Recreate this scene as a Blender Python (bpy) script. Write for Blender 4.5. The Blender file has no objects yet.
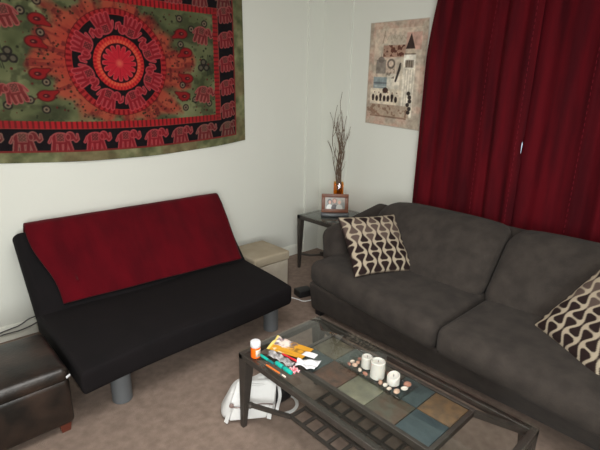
import bpy, math, random
import numpy as np
from mathutils import Matrix, Vector

random.seed(7)
rng = np.random.default_rng(7)
C = bpy.context.scene.collection
SC = bpy.context.scene

# ------------------------------------------------------------------ camera, light, exposure
EYE = Vector((0.0, 0.0, 1.75))
RIGHT = Vector((0.7324, -0.6806, 0.0199))
DOWN = Vector((-0.1809, -0.2226, -0.9580))
FWD = Vector((0.6565, 0.6980, -0.2862))
cam = bpy.data.cameras.new('camera')
cam.sensor_width = 36.0
cam.lens = 454.26 / 600 * 36
cam.clip_start = 0.02
camo = bpy.data.objects.new('camera', cam)
m3 = Matrix((RIGHT, -DOWN, -FWD)).transposed()
camo.matrix_world = Matrix.Translation(EYE) @ m3.to_4x4()
C.objects.link(camo)
SC.camera = camo

w = bpy.data.worlds.new('world')
SC.world = w
w.use_nodes = True
w.node_tree.nodes['Background'].inputs[0].default_value = (0.75, 0.85, 1.0, 1)
w.node_tree.nodes['Background'].inputs[1].default_value = 1.2

def lamp(name, kind, loc, energy, color=(1, 1, 1), size=0.1, aim=None):
    l = bpy.data.lights.new(name, kind)
    l.energy = energy
    l.color = color
    if kind == 'AREA':
        l.shape = 'DISK'
        l.size = size
    else:
        l.shadow_soft_size = size
    o = bpy.data.objects.new(name, l)
    o.location = loc
    if aim is not None:
        o.rotation_euler = (Vector(aim) - Vector(loc)).to_track_quat('-Z', 'Y').to_euler()
    C.objects.link(o)
    return o

flash_at = EYE + RIGHT * 0.05 - DOWN * 0.035
fl = lamp('flash_light', 'SPOT', flash_at, 100, (1.0, 0.99, 0.97), 0.02, flash_at + FWD * 3 - RIGHT * 0.25 - DOWN * 0.15)
fl.data.spot_size = math.radians(105)
fl.data.spot_blend = 1.0
lamp('fill_from_behind', 'AREA', (-1.3, -1.8, 1.55), 142, (0.97, 1.0, 0.985), 1.5, (1.9, 2.3, 1.0))  # added soft fill behind the camera; the walls there have no window
lamp('ceiling_light', 'AREA', (0.7, 0.9, 2.62), 56, (1.0, 0.985, 0.95), 1.4, (0.7, 0.9, 0))

vs = SC.view_settings
vs.view_transform = 'Standard'
vs.look = 'None'
vs.gamma = 1.0
vs.use_curve_mapping = False
vs.exposure = -0.16

# ------------------------------------------------------------------ helpers
def S(r, g, b):
    f = lambda c: (c / 255) / 12.92 if c / 255 <= 0.04045 else ((c / 255 + 0.055) / 1.055) ** 2.4
    return (f(r), f(g), f(b))

def srgb_arr(a):
    a = np.clip(a / 255.0, 0, 1)
    return np.where(a <= 0.04045, a / 12.92, ((a + 0.055) / 1.055) ** 2.4)

def material(name, col, rough=0.6, metal=0.0, col2=None, scale=20.0, bump=0.0, bump_scale=None, detail=4.0,
             attr=None, sheen=0.0, spec=0.5, trans=0.0, sss=0.0, mapping=None, lo=0.35, hi=0.65):
    m = bpy.data.materials.new(name)
    m.use_nodes = True
    nt = m.node_tree
    b = nt.nodes['Principled BSDF']
    b.inputs['Roughness'].default_value = rough
    b.inputs['Metallic'].default_value = metal
    b.inputs['Specular IOR Level'].default_value = spec
    if sheen:
        b.inputs['Sheen Weight'].default_value = sheen
        b.inputs['Sheen Roughness'].default_value = 0.5
    if trans:
        b.inputs['Transmission Weight'].default_value = trans
    if sss:
        b.inputs['Subsurface Weight'].default_value = sss
        b.inputs['Subsurface Scale'].default_value = 0.02
    tc = nt.nodes.new('ShaderNodeTexCoord')
    vec = tc.outputs['Object']
    if mapping:
        mp = nt.nodes.new('ShaderNodeMapping')
        mp.inputs['Scale'].default_value = mapping
        nt.links.new(vec, mp.inputs['Vector'])
        vec = mp.outputs['Vector']
    src = None
    if attr:
        at = nt.nodes.new('ShaderNodeAttribute')
        at.attribute_name = attr
        src = at.outputs['Color']
        nt.links.new(src, b.inputs['Base Color'])
    else:
        b.inputs['Base Color'].default_value = (*col, 1)
    if col2 is not None or attr == 'ColA':
        n = nt.nodes.new('ShaderNodeTexNoise')
        n.inputs['Scale'].default_value = scale
        n.inputs['Detail'].default_value = detail
        nt.links.new(vec, n.inputs['Vector'])
        r = nt.nodes.new('ShaderNodeMapRange')
        r.inputs['From Min'].default_value = lo
        r.inputs['From Max'].default_value = hi
        nt.links.new(n.outputs['Fac'], r.inputs['Value'])
        mx = nt.nodes.new('ShaderNodeMix')
        mx.data_type = 'RGBA'
        nt.links.new(r.outputs['Result'], mx.inputs['Factor'])
        if attr == 'ColA':
            a2 = nt.nodes.new('ShaderNodeAttribute')
            a2.attribute_name = 'ColB'
            nt.links.new(src, mx.inputs[6])
            nt.links.new(a2.outputs['Color'], mx.inputs[7])
        else:
            mx.inputs[6].default_value = (*col, 1)
            mx.inputs[7].default_value = (*col2, 1)
        nt.links.new(mx.outputs[2], b.inputs['Base Color'])
    if bump:
        n2 = nt.nodes.new('ShaderNodeTexNoise')
        n2.inputs['Scale'].default_value = bump_scale or scale
        n2.inputs['Detail'].default_value = 3
        nt.links.new(vec, n2.inputs['Vector'])
        bp = nt.nodes.new('ShaderNodeBump')
        bp.inputs['Strength'].default_value = bump
        bp.inputs['Distance'].default_value = 0.01
        nt.links.new(n2.outputs['Fac'], bp.inputs['Height'])
        nt.links.new(bp.outputs['Normal'], b.inputs['Normal'])
    return m

def glass(name, tint, gloss=0.9, ior=1.5):
    m = bpy.data.materials.new(name)
    m.use_nodes = True
    nt = m.node_tree
    nt.nodes.remove(nt.nodes['Principled BSDF'])
    out = nt.nodes['Material Output']
    t = nt.nodes.new('ShaderNodeBsdfTransparent')
    t.inputs[0].default_value = (*tint, 1)
    g = nt.nodes.new('ShaderNodeBsdfGlossy')
    g.inputs['Roughness'].default_value = 0.03
    g.inputs['Color'].default_value = (gloss, gloss, gloss, 1)
    fr = nt.nodes.new('ShaderNodeFresnel')
    fr.inputs['IOR'].default_value = ior
    mx = nt.nodes.new('ShaderNodeMixShader')
    # reflect on the outward side of the pane only (a thin pane has no inner total reflection)
    ge = nt.nodes.new('ShaderNodeNewGeometry')
    inv = nt.nodes.new('ShaderNodeMath'); inv.operation = 'SUBTRACT'; inv.inputs[0].default_value = 1.0
    mu = nt.nodes.new('ShaderNodeMath'); mu.operation = 'MULTIPLY'
    nt.links.new(ge.outputs['Backfacing'], inv.inputs[1])
    nt.links.new(fr.outputs[0], mu.inputs[0])
    nt.links.new(inv.outputs[0], mu.inputs[1])
    nt.links.new(mu.outputs[0], mx.inputs[0])
    nt.links.new(t.outputs[0], mx.inputs[1])
    nt.links.new(g.outputs[0], mx.inputs[2])
    nt.links.new(mx.outputs[0], out.inputs[0])
    return m

class MB:
    def __init__(self):
        self.v, self.f, self.mi = [], [], []
    def add(self, v, f, mi=0):
        n = len(self.v)
        self.v += [tuple(map(float, p)) for p in v]
        self.f += [tuple(i + n for i in q) for q in f]
        self.mi += [mi] * len(f)
        return self
    def box(self, c, s, r=0.0, n=1, fn=None, k=2, mi=0, rot=None, bulge=(0, 0, 0)):
        """rounded box centred on c, full sizes s, edge radius r; fn deforms each point (p, normalised coords)"""
        h = np.array(s) / 2.0
        r = min(r, h.min() * 0.98)
        n = (n, n, n) if isinstance(n, int) else n
        ax = []
        for i in range(3):
            inner = np.linspace(-(h[i] - r), h[i] - r, n[i] + 1)
            if r > 0:
                t = np.tan(np.radians(45) * np.arange(1, k + 1) / k) * r
                inner = np.concatenate([-(h[i] - r) - t[::-1], inner, (h[i] - r) + t])
            ax.append(inner)
        idx, vs_, fs = {}, [], []
        def V(i, j, l):
            key = (i, j, l)
            if key not in idx:
                p = np.array([ax[0][i], ax[1][j], ax[2][l]])
                q = np.clip(p, -(h - r), h - r)
                d = p - q
                L = np.linalg.norm(d)
                if r > 0 and L > 0:
                    p = q + d / L * r
                u = p / h
                p = p + np.array([bulge[0] * u[0] * (1 - u[1] ** 2) * (1 - u[2] ** 2),
                                  bulge[1] * u[1] * (1 - u[0] ** 2) * (1 - u[2] ** 2),
                                  bulge[2] * u[2] * (1 - u[0] ** 2) * (1 - u[1] ** 2)])
                idx[key] = len(vs_)
                if rot is not None:
                    p = rot @ p
                p = p + np.array(c)
                if fn is not None:
                    p = np.array(fn(p, u))
                vs_.append(p)
            return idx[key]
        N = [len(a) - 1 for a in ax]
        for i in range(N[0]):
            for j in range(N[1]):
                fs.append((V(i, j, 0), V(i, j + 1, 0), V(i + 1, j + 1, 0), V(i + 1, j, 0)))
                fs.append((V(i, j, N[2]), V(i + 1, j, N[2]), V(i + 1, j + 1, N[2]), V(i, j + 1, N[2])))
        for i in range(N[0]):
            for l in range(N[2]):
                fs.append((V(i, 0, l), V(i + 1, 0, l), V(i + 1, 0, l + 1), V(i, 0, l + 1)))
                fs.append((V(i, N[1], l), V(i, N[1], l + 1), V(i + 1, N[1], l + 1), V(i + 1, N[1], l)))
        for j in range(N[1]):
            for l in range(N[2]):
                fs.append((V(0, j, l), V(0, j, l + 1), V(0, j + 1, l + 1), V(0, j + 1, l)))
                fs.append((V(N[0], j, l), V(N[0], j + 1, l), V(N[0], j + 1, l + 1), V(N[0], j, l + 1)))
        return self.add(vs_, fs, mi)
    def lathe(self, c, prof, seg=20, axis=None, mi=0, caps=True):
        """prof: list of (radius, height)"""
        R = np.eye(3)
        if axis is not None:
            R = np.array(Vector((0, 0, 1)).rotation_difference(Vector(axis)).to_matrix())
        vs_, fs = [], []
        for r, z in prof:
            for k in range(seg):
                a = 2 * math.pi * k / seg
                vs_.append(R @ np.array([r * math.cos(a), r * math.sin(a), z]) + np.array(c))
        for i in range(len(prof) - 1):
            for k in range(seg):
                k2 = (k + 1) % seg
                fs.append((i * seg + k, i * seg + k2, (i + 1) * seg + k2, (i + 1) * seg + k))
        if caps:
            fs.append(tuple(reversed(range(seg))))
            fs.append(tuple((len(prof) - 1) * seg + k for k in range(seg)))
        return self.add(vs_, fs, mi)
    def tube(self, pts, r, seg=8, mi=0, rect=None):
        """round tube (or rectangular bar rect=(w, h)) along a polyline; r may be a list"""
        pts = [Vector(p) for p in pts]
        rs = r if isinstance(r, (list, tuple)) else [r] * len(pts)
        vs_, fs = [], []
        up0 = Vector((0, 0, 1))
        for i, p in enumerate(pts):
            a = pts[max(i - 1, 0)]
            b = pts[min(i + 1, len(pts) - 1)]
            t = (b - a).normalized()
            up = up0 if abs(t.z) < 0.95 else Vector((0, 1, 0))
            s = t.cross(up).normalized()
            u = s.cross(t).normalized()
            if rect:
                for sx, sy in ((-1, -1), (1, -1), (1, 1), (-1, 1)):
                    vs_.append(p + s * sx * rect[0] / 2 + u * sy * rect[1] / 2)
            else:
                for k in range(seg):
                    a_ = 2 * math.pi * k / seg
                    vs_.append(p + (s * math.cos(a_) + u * math.sin(a_)) * rs[i])
        n = 4 if rect else seg
        for i in range(len(pts) - 1):
            for k in range(n):
                k2 = (k + 1) % n
                fs.append((i * n + k, i * n + k2, (i + 1) * n + k2, (i + 1) * n + k))
        fs.append(tuple(reversed(range(n))))
        fs.append(tuple((len(pts) - 1) * n + k for k in range(n)))
        return self.add(vs_, fs, mi)
    def frustum(self, c0, s0, c1, s1, mi=0):
        v = []
        for c, s in ((c0, s0), (c1, s1)):
            for sx, sy in ((-1, -1), (1, -1), (1, 1), (-1, 1)):
                v.append((c[0] + sx * s[0] / 2, c[1] + sy * s[1] / 2, c[2]))
        f = [(3, 2, 1, 0), (4, 5, 6, 7)] + [(k, (k + 1) % 4, (k + 1) % 4 + 4, k + 4) for k in range(4)]
        return self.add(v, f, mi)
    def grid(self, nu, nv, fn, mi=0):
        vs_ = [fn(i / nu, j / nv) for j in range(nv + 1) for i in range(nu + 1)]
        fs = [(j * (nu + 1) + i, j * (nu + 1) + i + 1, (j + 1) * (nu + 1) + i + 1, (j + 1) * (nu + 1) + i)
              for j in range(nv) for i in range(nu)]
        return self.add(vs_, fs, mi)
    def build(self, name, mats, parent=None, origin=None, smooth=True, label=None, colors=None, solid=None, angle=40):
        v = np.array(self.v)
        if parent is not None:
            off = np.array(root_origin(parent))
        elif origin is not None:
            off = np.array(origin)
        else:
            off = np.array([(v[:, 0].min() + v[:, 0].max()) / 2, (v[:, 1].min() + v[:, 1].max()) / 2, v[:, 2].min()])
        me = bpy.data.meshes.new(name)
        me.from_pydata((v - off).tolist(), [], self.f)
        for m in (mats if isinstance(mats, (list, tuple)) else [mats]):
            me.materials.append(m)
        me.polygons.foreach_set('material_index', self.mi)
        if smooth:
            me.polygons.foreach_set('use_smooth', [True] * len(me.polygons))
            me.set_sharp_from_angle(angle=math.radians(angle))
        if colors:
            for cn, arr in colors.items():
                a = me.color_attributes.new(cn, 'FLOAT_COLOR', 'POINT')
                full = np.ones((len(v), 4), dtype=np.float32)
                full[:, :3] = arr
                a.data.foreach_set('color', full.ravel())
        me.update()
        o = bpy.data.objects.new(name, me)
        C.objects.link(o)
        if parent is not None:
            o.parent = parent
        else:
            o.location = off
        if label:
            o['label'] = label
        if solid:
            md = o.modifiers.new('thickness', 'SOLIDIFY')
            md.thickness = solid
            md.offset = 0
        return o

def root_origin(o):
    p = Vector(o.location)
    while o.parent:
        o = o.parent
        p = p + o.location
    return p

def thing(name, label, cat, loc, group=None):
    o = bpy.data.objects.new(name, None)
    o.location = loc
    o.empty_display_size = 0.1
    C.objects.link(o)
    return tag(o, label, cat, group)

def tag(o, label, cat, group=None):
    o['label'] = label
    o['category'] = cat
    if group:
        o['group'] = group
    return o

def struct(o):
    o['kind'] = 'structure'
    return o

def rotz(a):
    a = math.radians(a)
    return np.array([[math.cos(a), -math.sin(a), 0], [math.sin(a), math.cos(a), 0], [0, 0, 1]])

def vnoise(x, y, seed=0):
    """smooth value noise on arrays"""
    x = np.asarray(x, float); y = np.asarray(y, float)
    def h(i, j):
        n = np.sin(i * 127.1 + j * 311.7 + seed * 74.7) * 43758.5453
        return n - np.floor(n)
    xi, yi = np.floor(x), np.floor(y)
    fx, fy = x - xi, y - yi
    fx = fx * fx * (3 - 2 * fx); fy = fy * fy * (3 - 2 * fy)
    return (h(xi, yi) * (1 - fx) + h(xi + 1, yi) * fx) * (1 - fy) + (h(xi, yi + 1) * (1 - fx) + h(xi + 1, yi + 1) * fx) * fy

def fbm(x, y, seed=0, o=3):
    s, a, t = 0, 0.5, 0
    for k in range(o):
        s = s + a * vnoise(np.asarray(x) * 2 ** k, np.asarray(y) * 2 ** k, seed + k); t += a; a *= 0.5
    return s / t

# ------------------------------------------------------------------ materials
M = {}
M['wall'] = material('wall_paint', S(220, 221, 213), 0.75, bump=0.08, bump_scale=160)
M['trim'] = material('trim_paint', S(226, 226, 216), 0.5)
M['ceiling'] = material('ceiling_paint', S(225, 224, 218), 0.9)
M['carpet'] = material('carpet', S(122, 104, 93), 0.95, col2=S(142, 123, 111), scale=22, bump=0.6, bump_scale=260, lo=0.3, hi=0.7)
M['black_cloth'] = material('black_cotton', S(14, 11, 13), 0.9, col2=S(18, 14, 16), scale=8, bump=0.1, bump_scale=40, spec=0.2)
M['red_fleece'] = material('red_fleece', S(72, 4, 14), 0.95, col2=S(88, 5, 17), scale=5, mapping=(1.6, .6, .6), bump=0.35, bump_scale=120, sheen=0.05, spec=0.1)
M['curtain'] = material('curtain_velvet', S(60, 2, 11), 0.85, col2=S(86, 4, 16), scale=3, mapping=(1, 4, 0.5), bump=0.1, bump_scale=60, sheen=0.0, spec=0.15)
M['curtain_seam'] = material('curtain_stitching', S(110, 25, 38), 0.85, spec=0.15)
M['sofa'] = material('sofa_chenille', S(53, 48, 45), 0.95, col2=S(64, 58, 54), scale=11, bump=0.25, bump_scale=140, sheen=0.04, spec=0.15)
M['metal'] = material('bronze_metal', S(62, 57, 53), 0.45, 0.3, col2=S(70, 64, 60), scale=30)
M['silver'] = material('grey_metal', S(108, 112, 116), 0.45, 0.4)
M['leather'] = material('brown_leather', S(20, 17, 15), 0.36, col2=S(54, 40, 33), scale=7, detail=8, bump=0.1, bump_scale=60, lo=0.4, hi=0.75)
M['wood'] = material('dark_red_wood', S(92, 44, 32), 0.4)
M['beige'] = material('beige_suede', S(178, 168, 152), 0.9, col2=S(188, 178, 163), scale=8, spec=0.2)
M['beige_top'] = material('beige_suede_lid', S(160, 148, 128), 0.9, col2=S(170, 158, 138), scale=8, spec=0.2)
M['glass_top'] = glass('table_glass', (0.93, 0.955, 0.945))
M['glass_clear'] = glass('clear_glass', (0.96, 0.975, 0.97))
M['amber'] = glass('amber_glass', (0.98, 0.72, 0.30))
M['pill'] = material('amber_plastic', S(240, 105, 20), 0.25, trans=0.0)
M['white_plastic'] = material('white_plastic', S(215, 216, 220), 0.4)
M['paper'] = material('white_paper', S(214, 214, 217), 0.7)
M['label'] = material('label_paper', S(225, 205, 190), 0.6)
M['ink'] = material('print_ink', S(60, 50, 50), 0.6)
M['wax'] = material('white_wax', S(186, 184, 176), 0.55, sss=0.1)
M['white_leather'] = material('white_leather', S(206, 205, 204), 0.5, bump=0.15, bump_scale=30)
M['bag_trim'] = material('bag_piping', S(120, 100, 95), 0.5)
M['black_leather'] = material('black_leather', S(26, 24, 26), 0.4)
M['black_plastic'] = material('black_plastic', S(26, 25, 27), 0.45)
M['cord_black'] = material('cord_rubber', S(60, 58, 58), 0.5)
M['cord_white'] = material('cord_white', S(225, 225, 225), 0.5)
M['teal'] = material('teal_plastic', S(8, 165, 150), 0.35)
M['teal_dark'] = material('teal_dark_plastic', S(14, 110, 110), 0.35)
M['pencil'] = material('orange_lacquer', S(205, 110, 45), 0.4)
M['red_plastic'] = material('red_plastic', S(205, 40, 50), 0.35)
M['twig'] = material('twig_bark', S(92, 74, 62), 0.9, col2=S(118, 98, 82), scale=30)
M['frame_wood'] = material('frame_wood', S(128, 78, 54), 0.45, col2=S(110, 64, 45), scale=18)
M['vcol'] = material('printed_cloth', (1, 1, 1), 0.9, attr='Col', spec=0.15)
M['vcol_paper'] = material('printed_paper', (1, 1, 1), 0.55, attr='Col', spec=0.4)
M['vcol_gloss'] = material('printed_gloss', (1, 1, 1), 0.3, attr='Col')
M['slate'] = material('slate_tiles', (1, 1, 1), 0.55, attr='ColA', scale=26, bump=0.25, bump_scale=45, lo=0.35, hi=0.68)

# ------------------------------------------------------------------ the room
XW, YW, XB, YB, HC = 3.56, 3.49, -1.7, -2.3, 2.85
WY0, WY1, WZ0, WZ1 = 0.45, 2.0, 0.95, 2.35          # window opening behind the curtains
def slab(name, x0, x1, y0, y1, z0, z1, m):
    return struct(MB().box(((x0 + x1) / 2, (y0 + y1) / 2, (z0 + z1) / 2), (x1 - x0, y1 - y0, z1 - z0)).build(name, m, smooth=False))
slab('floor', XB - .1, XW + .1, YB - .1, YW + .1, -0.1, 0.0, M['carpet'])
slab('ceiling', XB - .1, XW + .1, YB - .1, YW + .1, HC, HC + 0.1, M['ceiling'])
slab('wall_left', XB - .1, XW + .1, YW, YW + 0.1, 0, HC, M['wall'])
wr = MB()
for y0, y1, z0, z1 in ((YB, WY0, 0, HC), (WY1, YW, 0, HC), (WY0, WY1, 0, WZ0), (WY0, WY1, WZ1, HC)):
    wr.box((XW + .05, (y0 + y1) / 2, (z0 + z1) / 2), (.1, y1 - y0, z1 - z0))
struct(wr.build('wall_right', M['wall'], smooth=False))
slab('wall_back', XB - .1, XW + .1, YB - .1, YB, 0, HC, M['wall'])
slab('wall_front', XB - .1, XB, YB, YW, 0, HC, M['wall'])
win = bpy.data.objects.new('window_1', None)
win.location = (XW + .05, (WY0 + WY1) / 2, WZ0)
C.objects.link(win); struct(win)
fr = MB()
for y in (WY0 + .025, WY1 - .025, (WY0 + WY1) / 2):
    fr.box((XW + .05, y, (WZ0 + WZ1) / 2), (.06, .05, WZ1 - WZ0), .004)
for z in (WZ0 + .025, WZ1 - .025):
    fr.box((XW + .05, (WY0 + WY1) / 2, z), (.055, WY1 - WY0, .05), .004)
fr.build('window_frame', M['trim'], win)
MB().box((XW + .055, (WY0 + WY1) / 2, (WZ0 + WZ1) / 2), (.006, WY1 - WY0 - .06, WZ1 - WZ0 - .06)).build('window_pane', M['glass_clear'], win, smooth=False)
def baseboard(name, p0, p1, out):
    mb = MB()
    p0, p1, out = Vector(p0), Vector(p1), Vector(out)
    prof = [(0, 0), (.016, 0), (.016, .085), (.010, .105), (0, .11)]
    v = []
    for p in (p0, p1):
        for d, z in prof:
            q = p + out * d
            v.append((q.x, q.y, z))
    n = len(prof)
    f = [(k, (k + 1) % n, (k + 1) % n + n, k + n) for k in range(n)] + [tuple(range(n))[::-1], tuple(range(n, 2 * n))]
    mb.add(v, f)
    return struct(mb.build(name, M['trim'], smooth=False))
baseboard('baseboard_left', (XB, YW, 0), (3.33, YW, 0), (0, -1, 0))
baseboard('baseboard_right', (XW, YB, 0), (XW, 3.10, 0), (-1, 0, 0))
slab('trim_1', 3.33, XW, YW - .022, YW, 0, HC, M['wall'])       # shallow boxed corner
slab('trim_2', XW - .022, XW, 3.10, YW - .022, 0, HC, M['wall'])

# ------------------------------------------------------------------ tapestry (printed elephants and mandala)
def cap(x, y, x0, y0, x1, y1, r0, r1=None):
    r1 = r0 if r1 is None else r1
    dx, dy = x1 - x0, y1 - y0
    t = np.clip(((x - x0) * dx + (y - y0) * dy) / (dx * dx + dy * dy), 0, 1)
    return np.hypot(x - x0 - t * dx, y - y0 - t * dy) - (r0 + (r1 - r0) * t)

def ell(x, y, cx, cy, a, b):
    return (np.hypot((x - cx) / a, (y - cy) / b) - 1) * min(a, b)

def elephant(x, y):
    """distance field of a walking elephant facing +x, about 2 wide and 1.6 high"""
    d = ell(x, y, -.12, .12, .58, .42)
    d = np.minimum(d, ell(x, y, .5, .3, .28, .3))
    for x0, y0, x1, y1, r in ((-.5, 0, -.62, -.68, .15), (-.2, -.1, -.22, -.72, .14), (.18, -.1, .1, -.72, .14), (.33, 0, .48, -.66, .13)):
        d = np.minimum(d, cap(x, y, x0, y0, x1, y1, r))
    for x0, y0, x1, y1, a, b in ((.68, .25, .84, -.02, .13, .1), (.84, -.02, .98, .1, .1, .09), (.98, .1, .96, .42, .08, .06), (-.68, .25, -.85, -.12, .05, .07)):
        d = np.minimum(d, cap(x, y, x0, y0, x1, y1, a, b))
    ear = ell(x, y, .36, .24, .15, .22)
    blanket = np.maximum(np.abs(x + .14) - .26, np.abs(y - .22) - .3)
    return d, ear, blanket

def draw_tapestry(X, Z):
    """X, Z in metres from the mandala's centre -> sRGB 0..255"""
    col = np.zeros(X.shape + (3,))
    def put(mask, c, a=1.0):
        k = (np.clip(mask, 0, 1) * a)[..., None]
        col[:] = col * (1 - k) + np.array(c, float) * k if np.ndim(c) == 1 else col * (1 - k) + c * k
    R = np.hypot(X, Z)
    T = np.arctan2(Z, X)
    n1, n2, n3 = fbm(X * 6, Z * 6, 1), fbm(X * 16, Z * 16, 5), fbm(X * 3, Z * 3, 9)
    # tie-dyed ground: red middle bleeding into green
    green = np.array([112, 116, 80.]) + (n1 - .5)[..., None] * np.array([60, 56, 46.]) * 1.6
    put(np.ones_like(X), green)
    put((n2 - .54) * 8, (62, 66, 44), .6)
    put((fbm(X * 4 + Z * 3, Z * 9, 41) - .55) * 7, (54, 58, 40), .6)
    Re = np.hypot(X / 1.35, Z / 1.0)
    edge = .40 + (n1 - .5) * .24 + .035 * np.sin(T * 16)
    tint = np.clip((edge - Re) / .07 + .5, 0, 1)
    put(tint, (186, 78, 58), .9)
    put(np.clip((.36 + (n3 - .5) * .3 - Re) * 6, 0, 1), (196, 52, 46), .6)
    put((fbm(T * 14, R * 7, 51) - .5) * 7 * tint, (112, 32, 34), .55)
    put((fbm(X * 30, Z * 30, 61) - .58) * 9 * tint, (80, 26, 30), .6)
    red_near = np.clip(1.12 - (R - .2) / .85, 0, 1)
    # small black dots, rings and three-petal flowers of the ground
    def dots(cx, cz, r, c=(30, 24, 22)):
        put((r - np.hypot(X - cx, Z - cz)) / .004 + .5, c, .9)
    for rr, n in ((.425, 44), (.46, 36), (.50, 30)):
        for k in range(n):
            a = 2 * math.pi * (k + .3 * rr * 10) / n
            dots(rr * math.cos(a) * 1.04, rr * math.sin(a), .0065, (60, 26, 24))
    g = np.random.default_rng(3)
    for k in range(420):
        dots(g.uniform(-.8, .8), g.uniform(-.4, .4), g.uniform(.003, .009), (44, 46, 32) if k % 3 else (98, 34, 32))
    spots = []
    for sx in (-1, 1):
        for ax_, az in ((.50, .16), (.50, -.15), (.60, .28), (.61, -.27), (.72, .33), (.74, -.31), (.52, -.33), (.50, .35)):
            spots.append((sx * ax_, az))
    for cx, cz in spots:
        rr = np.hypot(X - cx, Z - cz)
        put((.030 - rr) / .004, (38, 30, 30), .85); put((.020 - rr) / .004, (150, 130, 105), .8); put((.010 - rr) / .004, (40, 30, 30), .9)
    for sx in (-1, 1):
        for a in (90, 210, 330):
            cx, cz = sx * .70 + .03 * math.cos(math.radians(a)), .03 * math.sin(math.radians(a))
            rr = np.hypot(X - cx, Z - cz)
            put((.030 - rr) / .004, (36, 30, 30), .85); put((.018 - rr) / .004, (120, 110, 90), .7)
        # red paisleys
        for az, s in ((.10, 1), (-.10, -1), (.24, 1), (-.24, -1)):
            cx = sx * (.545 if abs(az) < .2 else .51)
            d = np.minimum(ell(X, Z, cx, az, .052, .036), cap(X, Z, cx, az, cx - sx * .07, az - s * .03, .034, .010))
            put(-d / .006 + .5, (150, 24, 30), .9)
            put((.006 - np.abs(d)) / .004, (84, 22, 24), .7)
            put(-(ell(X, Z, cx, az, .026, .016)) / .005, (58, 20, 26), .8)
            put(-(ell(X, Z, cx + sx * .004, az, .012, .006)) / .004, (190, 120, 100), .8)
        # feathery dark leaves
        for az in (-.05, .06):
            for k in range(7):
                x0 = sx * (.73 + k * .014)
                put((.0045 - cap(X, Z, x0, az - .03 + .004 * k, x0 + sx * .012, az + .028 - .002 * k, .001)) / .004, (40, 46, 34), .8)
    # elephants standing in the corners of the green ground
    def eleph(cx, cz, s, ang=0, flip=1, mix=0.0, black=False):
        ca, sa = math.cos(ang), math.sin(ang)
        lx = ((X - cx) * ca + (Z - cz) * sa) / s * flip
        lz = (-(X - cx) * sa + (Z - cz) * ca) / s
        near = (np.abs(lx) < 1.3) & (np.abs(lz) < 1.3)
        d, ear, bl = elephant(lx, lz)
        d = np.where(near, d, 9)
        body = np.array([150, 30, 40]) * (1 - mix) + np.array([100, 44, 44]) * mix
        line = np.array([208, 74, 82]) * (1 - mix) + np.array([138, 112, 96]) * mix
        if black:
            put(-d / .05 + .5, body)
        else:
            put(-d / .05 + .5, body, .8)
        put((.06 - np.abs(d)) / .04, line, .9)
        inside = d < -.02
        put(np.where(inside, (.05 - np.abs(ear)) / .04, 0), line, .8)
        put(np.where(inside, -bl / .05, 0), np.array([96, 40, 40]) * (1 - mix) + np.array([104, 92, 72]) * mix, .75)
        put(np.where(inside, (.05 - np.abs(bl)) / .04, 0), line, .75)
        chk = (np.sin(lx * 30) * np.sin(lz * 30) > .35)
        put(np.where(inside & (bl < 0) & chk, 1, 0), line, .6)
    for sx in (-1, 1):
        for sz in (-1, 1):
            eleph(sx * .70, sz * .20 + (-.02 if sz < 0 else .05), .095, math.radians(-14 * sx), sx, .45)
    # mandala
    R0, R = R, R / .93
    saw = lambda q: np.abs((q % 1) - .5) * 2
    put((.395 - R) / .004, (182, 44, 46))
    put(np.where((R > .355) & (R < .395), (saw(T * 60 / (2 * math.pi)) - .45) * 5, 0), (120, 18, 26), .9)
    put((.004 - np.abs(R - .395)) / .003, (90, 22, 24), .8)
    put((.352 - R) / .004, (24, 17, 20))
    for k in range(8):
        a = 2 * math.pi * (k + .5) / 8
        eleph(.258 * math.cos(a), .258 * math.sin(a), .098, a + math.pi / 2, 1, .05, True)
    put((.203 - R) / .004, (228, 58, 52))
    put(np.where((R > .178) & (R < .203), (saw(T * 44 / (2 * math.pi)) - .4) * 5, 0), (172, 22, 32), .9)
    put(np.where((R > .150) & (R < .172), (saw(T * 40 / (2 * math.pi)) - .3) * 5, 0), (238, 104, 72), .9)
    put((.150 - R) / .004, (58, 18, 24))
    pet = .082 + .056 * np.abs(np.cos(T * 8)) ** .6
    put((pet - R) / .004, (214, 40, 56))
    put(np.where(R < .135, (.010 - np.abs(R - pet)) / .006, 0), (236, 96, 96), .7)
    put(np.where((R > .03) & (R < .12), (.16 - np.abs(np.sin(T * 8))) * 8, 0), (130, 18, 34), .6)
    put((.040 - R) / .03, (244, 116, 92), .8)
    # borders
    R = R0
    ex, ez = np.abs(X), np.abs(Z)
    PX, PZ = .80, .415
    inner = np.maximum(ex - PX, ez - PZ)
    tooth = (inner > -.004)
    put(np.where(tooth, 1, 0), (190, 36, 42))
    along = np.where(ex - PX > ez - PZ, Z, X)
    put(np.where(tooth & (inner < .045), (saw(along / .034) - .5) * 5, 0), (104, 28, 30), .85)
    fade = np.clip((R - .62) / .4, 0, 1)
    put(np.where(tooth & (inner < .045), fade, 0), (120, 44, 42), .55)
    put(np.where(inner > .045, 1, 0), (24, 18, 22))
    put(np.where((inner > .041) & (inner < .049), 1, 0), (150, 70, 62), .8)
    for sz in (-1, 1):
        for k in range(9):
            cx = -.90 + k * .228
            f = min(1, max(0, (abs(cx) - .25) / .6))
            eleph(cx, sz * (PZ + .125), .100, 0, 1, .15 + .75 * f, True)
    for sx in (-1, 1):
        for k in range(5):
            eleph(sx * (PX + .125), -.37 + k * .20, .092, math.radians(8), 1, .55 if abs(k - 2) > 1 else .4, True)
    band = np.maximum(ex - PX - .205, ez - PZ - .205)
    put(np.where((band > -.012) & (band < 0), 1, 0), (140, 48, 46), .9)
    put(np.where(band > 0, 1, 0), np.array([122, 124, 88.]) + (n2 - .5)[..., None] * np.array([110, 100, 84.]))
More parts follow.
